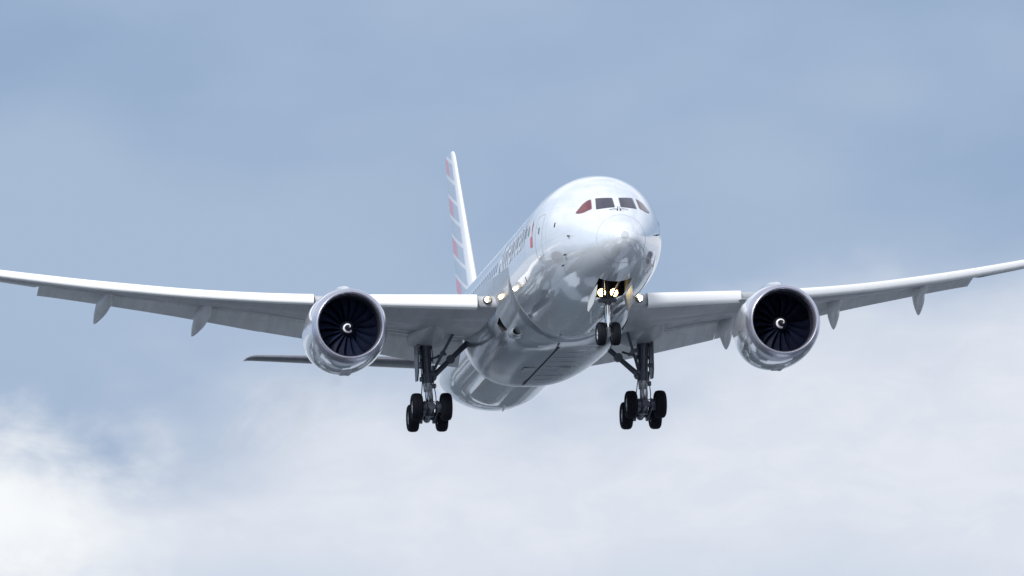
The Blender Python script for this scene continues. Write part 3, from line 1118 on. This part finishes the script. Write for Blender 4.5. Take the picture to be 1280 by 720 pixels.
for s in (-1, 1):
    bm = bmesh.new()
    top = Vector((s * (GX + .1), GY - .1, -1.15))
    piv = Vector((s * GX, GY, GZ + .05))
    mid = top.lerp(piv, .55)
    tube(bm, top, mid, .25, .22, 24)
    tube(bm, top + Vector((0, -.5, .1)), top + Vector((0, .6, .1)), .17, .17, 16)
    tube(bm, top.lerp(piv, .50), top.lerp(piv, .62), .29, .26, 24)
    tube(bm, top.lerp(piv, .14), top.lerp(piv, .18), .29, .29, 24)
    tube(bm, top.lerp(piv, .30), top.lerp(piv, .335), .275, .275, 24)
    tube(bm, top.lerp(piv, .60), top.lerp(piv, .73), .235, .20, 24, 1)
    tube(bm, top.lerp(piv, .70), piv, .155, .155, 20, 2)
    # hydraulic lines and boxes down the leg
    for off, yy in ((-.26, -.1), (.25, -.16), (.12, -.27), (-.12, -.28)):
        polytube(bm, [top + Vector((off, yy, -.2)), top.lerp(piv, .3) + Vector((off * 1.1, yy, 0)), top.lerp(piv, .62) + Vector((off, yy, 0)), top.lerp(piv, .8) + Vector((off * 1.3, yy, 0)), piv + Vector((off * 1.2, yy, .25))], .022, 8, 0)
    for t, off in ((.42, .3), (.57, -.3), (.22, -.3), (.66, .28)):
        box(bm, top.lerp(piv, t) + Vector((off, -.1, 0)), (.14, .2, .2), 0, bev=.02)
    leg = finish(bm, 'main_landing_gear', [M_STRUT, M_STRUT2, M_CHROME], plane, sharp=40)
    # torque link
    bm = bmesh.new()
    a0 = top.lerp(piv, .66) + Vector((0, -.24, 0)); a1 = top.lerp(piv, .84) + Vector((0, -.62, 0)); a2 = piv + Vector((0, -.2, .12))
    for q in (-1, 1):
        tube(bm, a0 + Vector((q * .13, 0, 0)), a1 + Vector((q * .04, 0, 0)), .05, .04, 8)
        tube(bm, a2 + Vector((q * .13, 0, 0)), a1 + Vector((q * .04, 0, 0)), .05, .04, 8)
    finish(bm, 'torque_link', M_STRUT2, leg)
    # bogie, hanging tail low
    tilt = math.radians(11)
    dv = Vector((0, math.cos(tilt), -math.sin(tilt)))
    f_, r_ = piv - dv * .76, piv + dv * .76
    bm = bmesh.new()
    tube(bm, f_ - dv * .2, r_ + dv * .2, .17, .17, 18)
    tube(bm, piv + Vector((0, 0, .28)), piv - Vector((0, 0, .2)), .24, .22, 18)
    for p in (f_, r_):
        tube(bm, p + Vector((-.75, 0, 0)), p + Vector((.75, 0, 0)), .10, .10, 14)
        for q in (-1, 1):
            tube(bm, p + Vector((q * .24, 0, 0)), p + Vector((q * .44, 0, 0)), .26, .26, 20)
            polytube(bm, [p + Vector((q * .3, 0, .28)), p.lerp(piv, .5) + Vector((q * .22, 0, .34)), piv + Vector((q * .12, -.1, .55))], .02, 6)
    for q in (-1, 1):
        polytube(bm, [f_ + Vector((q * .3, 0, -.2)), r_ + Vector((q * .3, 0, -.2))], .035, 8)
    finish(bm, 'bogie_beam', M_STRUT, leg)
    for p in (f_, r_):
        for q in (-1, 1):
            wobj = bpy.data.objects.new('wheel', WM)
            COL.objects.link(wobj)
            wobj.parent = leg
            wobj.location = p + Vector((q * .665, 0, 0))
    # side brace and drag brace, each a pair of links with a knee
    def brace(a, b, r, name, k=(0, 0, 0)):
        bm = bmesh.new()
        a, b = Vector(a), Vector(b)
        kn = a.lerp(b, .52) + Vector(k)
        tube(bm, a, kn, r, r * .85, 12)
        tube(bm, kn, b, r * .85, r, 12)
        tube(bm, kn + Vector((0, -.13, 0)), kn + Vector((0, .13, 0)), r * 1.5, r * 1.5, 12)
        tube(bm, a + Vector((0, -.12, 0)), a + Vector((0, .12, 0)), r * 1.5, r * 1.5, 12)
        return finish(bm, name, M_STRUT, leg)
    j = top.lerp(piv, .54)
    brace(j + Vector((-s * .22, 0, 0)), (s * 3.05, GY + .2, -1.45), .135, 'side_brace')
    brace(top.lerp(piv, .5) + Vector((-s * .2, -.1, 0)), (s * 4.0, GY - 2.0, -1.35), .075, 'drag_brace')
    brace(top.lerp(piv, .3) + Vector((-s * .2, .1, 0)), (s * 4.05, GY + .1, -2.0 + .05), .055, 'lock_link')
    # door carried on the outboard side of the leg
    bm = bmesh.new()
    x0 = s * (GX + .43)
    prof = [(-.5, -1.2), (.75, -1.2), (.75, -2.6), (.55, -3.15), (-.05, -3.2), (-.4, -2.8)]
    loft(bm, [[Vector((x0 + s * .03 * abs(z + 2), GY + y, z)) for y, z in prof], [Vector((x0 + s * .06 + s * .03 * abs(z + 2), GY + y, z)) for y, z in prof]])
    for zz in (-1.7, -2.6):
        tube(bm, (x0, GY, zz), (s * (GX + .1), GY, zz), .035, .035, 8)
    finish(bm, 'gear_door', M_STRUT, leg, smooth=False)

# nose gear
NX, NY, NZ = 0, 5.5, -4.48
bm = bmesh.new()
tube(bm, (0, NY - .1, -1.9), (0, NY, -3.15), .16, .16, 20)
tube(bm, (0, NY, -3.1), (0, NY, -3.22), .2, .2, 20, 0)
tube(bm, (0, NY, -3.2), (0, NY, NZ + .1), .105, .105, 18, 2)
tube(bm, (0, NY, NZ + .28), (0, NY, NZ - .12), .14, .13, 18, 1)
tube(bm, (-.46, NY, NZ), (.46, NY, NZ), .075, .075, 14, 0)
box(bm, (0, NY - .12, -3.02), (.62, .16, .2), 0, bev=.03)
for q in (-1, 1):
    tube(bm, (q * .3, NY - .2, -3.05), (q * .3, NY + .2, -3.0), .1, .09, 14, 0)
    tube(bm, (q * .18, NY - .24, -3.22), (q * .18, NY - .02, -3.2), .05, .05, 10, 1)
    polytube(bm, [(q * .14, NY - .12, -2.9), (q * .17, NY - .16, -3.4), (q * .12, NY - .14, NZ + .3)], .018, 8, 0)
nleg = finish(bm, 'nose_landing_gear', [M_STRUT, M_STRUT2, M_CHROME], plane, sharp=40)
bm = bmesh.new()
for q in (-1, 1):
    tube(bm, (q * .1, NY + .14, -3.2), (q * .03, NY + .45, -3.7), .04, .035, 8)
    tube(bm, (q * .1, NY + .14, NZ + .2), (q * .03, NY + .45, -3.7), .04, .035, 8)
finish(bm, 'torque_link', M_STRUT2, nleg)
bm = bmesh.new()
for q in (-1, 1):
    tube(bm, (q * .16, NY, -3.0), (q * .42, NY - 2.0, -2.15), .05, .05, 10)
finish(bm, 'drag_brace', M_STRUT, nleg)
for q in (-1, 1):
    wobj = bpy.data.objects.new('wheel', WN)
    COL.objects.link(wobj)
    wobj.parent = nleg
    wobj.location = (q * .315, NY, NZ)
    # lamps on the leg
    c = Vector((q * .27, NY - .25, -2.72))
    bm = bmesh.new()
    lathe(bm, [(-.02, .17), (-.05, .19), (.02, .2), (.16, .12), (.22, .04)], c, (0, 1, 0), 24)
    finish(bm, 'lamp_housing', M_HOUSE, nleg)
    bm = bmesh.new()
    lathe(bm, [(-.045, .17), (-.01, .13), (-.04, .125)], c, (0, 1, 0), 24)
    finish(bm, 'lamp_reflector', M_LAMPW, nleg)
    bm = bmesh.new()
    lathe(bm, [(-.06, 0), (-.055, .08), (-.04, .15)], c, (0, 1, 0), 24)
    finish(bm, 'taxi_light', M_LAMP, nleg)
    # open doors beside the leg
    bm = bmesh.new()
    prof = [(3.3, -2.68), (5.65, -2.86), (5.6, -3.42), (5.2, -3.56), (3.9, -3.42), (3.4, -3.15)]
    loft(bm, [[Vector((q * (.745 + .12 * (-2.7 - z)), y, z)) for y, z in prof], [Vector((q * (.775 + .12 * (-2.7 - z)), y, z)) for y, z in prof]])
    finish(bm, 'nose_gear_door', M_DOORP, nleg, smooth=False)

# ------------------------------------------------------------------ belly details
def belly_rect(x0, x1, y0, y1, z, name, m, t=.01):
    bm = bmesh.new()
    box(bm, ((x0 + x1) / 2, (y0 + y1) / 2, z), (x1 - x0, y1 - y0, t))
    return finish(bm, name, m, fair, smooth=False)
belly_rect(-.43, -.34, 17.2, 28.6, -3.243, 'dark_belly_strip', M_GAP)  # dark strip laid lengthwise on the fairing bottom, off centre
belly_rect(-1.35, 1.35, 16.95, 17.03, -3.235, 'fairing_seam', M_DOORP)

# ram air inlets and scoops low on the fairing shoulders
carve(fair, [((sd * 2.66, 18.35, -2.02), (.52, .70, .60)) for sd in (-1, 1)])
for sd in (-1, 1):
    bm = bmesh.new()
    def sr(y, r, dz=0.0):
        return [Vector((sd * 2.2, y, -2.5 + dz)) + Vector((r * 1.3 * math.cos(2 * PI * q / 24), 0, r * math.sin(2 * PI * q / 24))) for q in range(24)]
    loft(bm, [sr(17.75, .12), sr(17.35, .15), sr(17.30, .185), sr(17.36, .22), sr(17.6, .26), sr(18.0, .27), sr(18.5, .22, .05), sr(19.1, .12, .1), sr(19.5, .03, .12)])
    for f in bm.faces:
        if f.calc_center_median().y < 17.8 and max((Vector((v.co.x - sd * 2.2, 0, (v.co.z + 2.5) * 1.3))).length for v in f.verts) < .2:
            f.material_index = 1
    finish(bm, 'air_scoop', [M_FAIR, M_DARK], fair, sharp=50)
for x in (-.82, .80):  # dark patches that paint reflections onto the belly
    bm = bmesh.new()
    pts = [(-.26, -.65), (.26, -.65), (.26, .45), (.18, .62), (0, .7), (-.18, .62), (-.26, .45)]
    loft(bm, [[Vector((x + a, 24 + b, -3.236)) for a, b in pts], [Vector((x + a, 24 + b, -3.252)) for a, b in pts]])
    finish(bm, 'reflection_patch', M_REFL_LOUVRE, fair, smooth=False)
for k in range(7):
    y = 19.0 + k * 1.35
    belly_rect(-.16, 1.25 - .1 * (k % 3), y, y + .05, -3.244, 'louvre', M_REFL_LOUVRE)

# thin hot exhaust haze drifting aft of each engine
def exhaust_haze(sx, dens):
    m = bpy.data.materials.new('exhaust_haze')
    m.use_nodes = True
    nt = m.node_tree
    nt.nodes.clear()
    out = nt.nodes.new('ShaderNodeOutputMaterial')
    v = nt.nodes.new('ShaderNodeVolumePrincipled')
    v.inputs['Color'].default_value = (1, 1, 1, 1)
    v.inputs['Anisotropy'].default_value = -.45
    t = nt.nodes.new('ShaderNodeTexCoord')
    mp = nt.nodes.new('ShaderNodeMapping')
    mp.inputs[3].default_value = (1.3, .07, 1.3)
    n = nt.nodes.new('ShaderNodeTexNoise')
    n.inputs['Scale'].default_value = 1.3
    n.inputs['Detail'].default_value = 5
    n.inputs['Distortion'].default_value = .6
    mr = nt.nodes.new('ShaderNodeMapRange')
    for i, q in enumerate((.48, .78, 0, dens)):
        mr.inputs[i + 1].default_value = q
    nt.links.new(t.outputs['Object'], mp.inputs[0])
    nt.links.new(mp.outputs[0], n.inputs['Vector'])
    nt.links.new(n.outputs[0], mr.inputs[0])
    nt.links.new(mr.outputs[0], v.inputs['Density'])
    nt.links.new(v.outputs[0], out.inputs['Volume'])
    bm = bmesh.new()
    lathe(bm, [(0, .05), (1.5, 1.1), (6, 1.7), (14, 2.2), (22, 2.4), (28, 1.5), (31, .05)], (0, 0, 0), (0, 1, 0), 32)
    ob = finish(bm, 'exhaust_haze', m, None)
    ob.location = plane.location + Rw @ Vector((sx * 9.75, 27.5, -2.9))
    ob.rotation_euler = plane.rotation_euler
    ob['kind'] = 'stuff'
exhaust_haze(-1, .035)
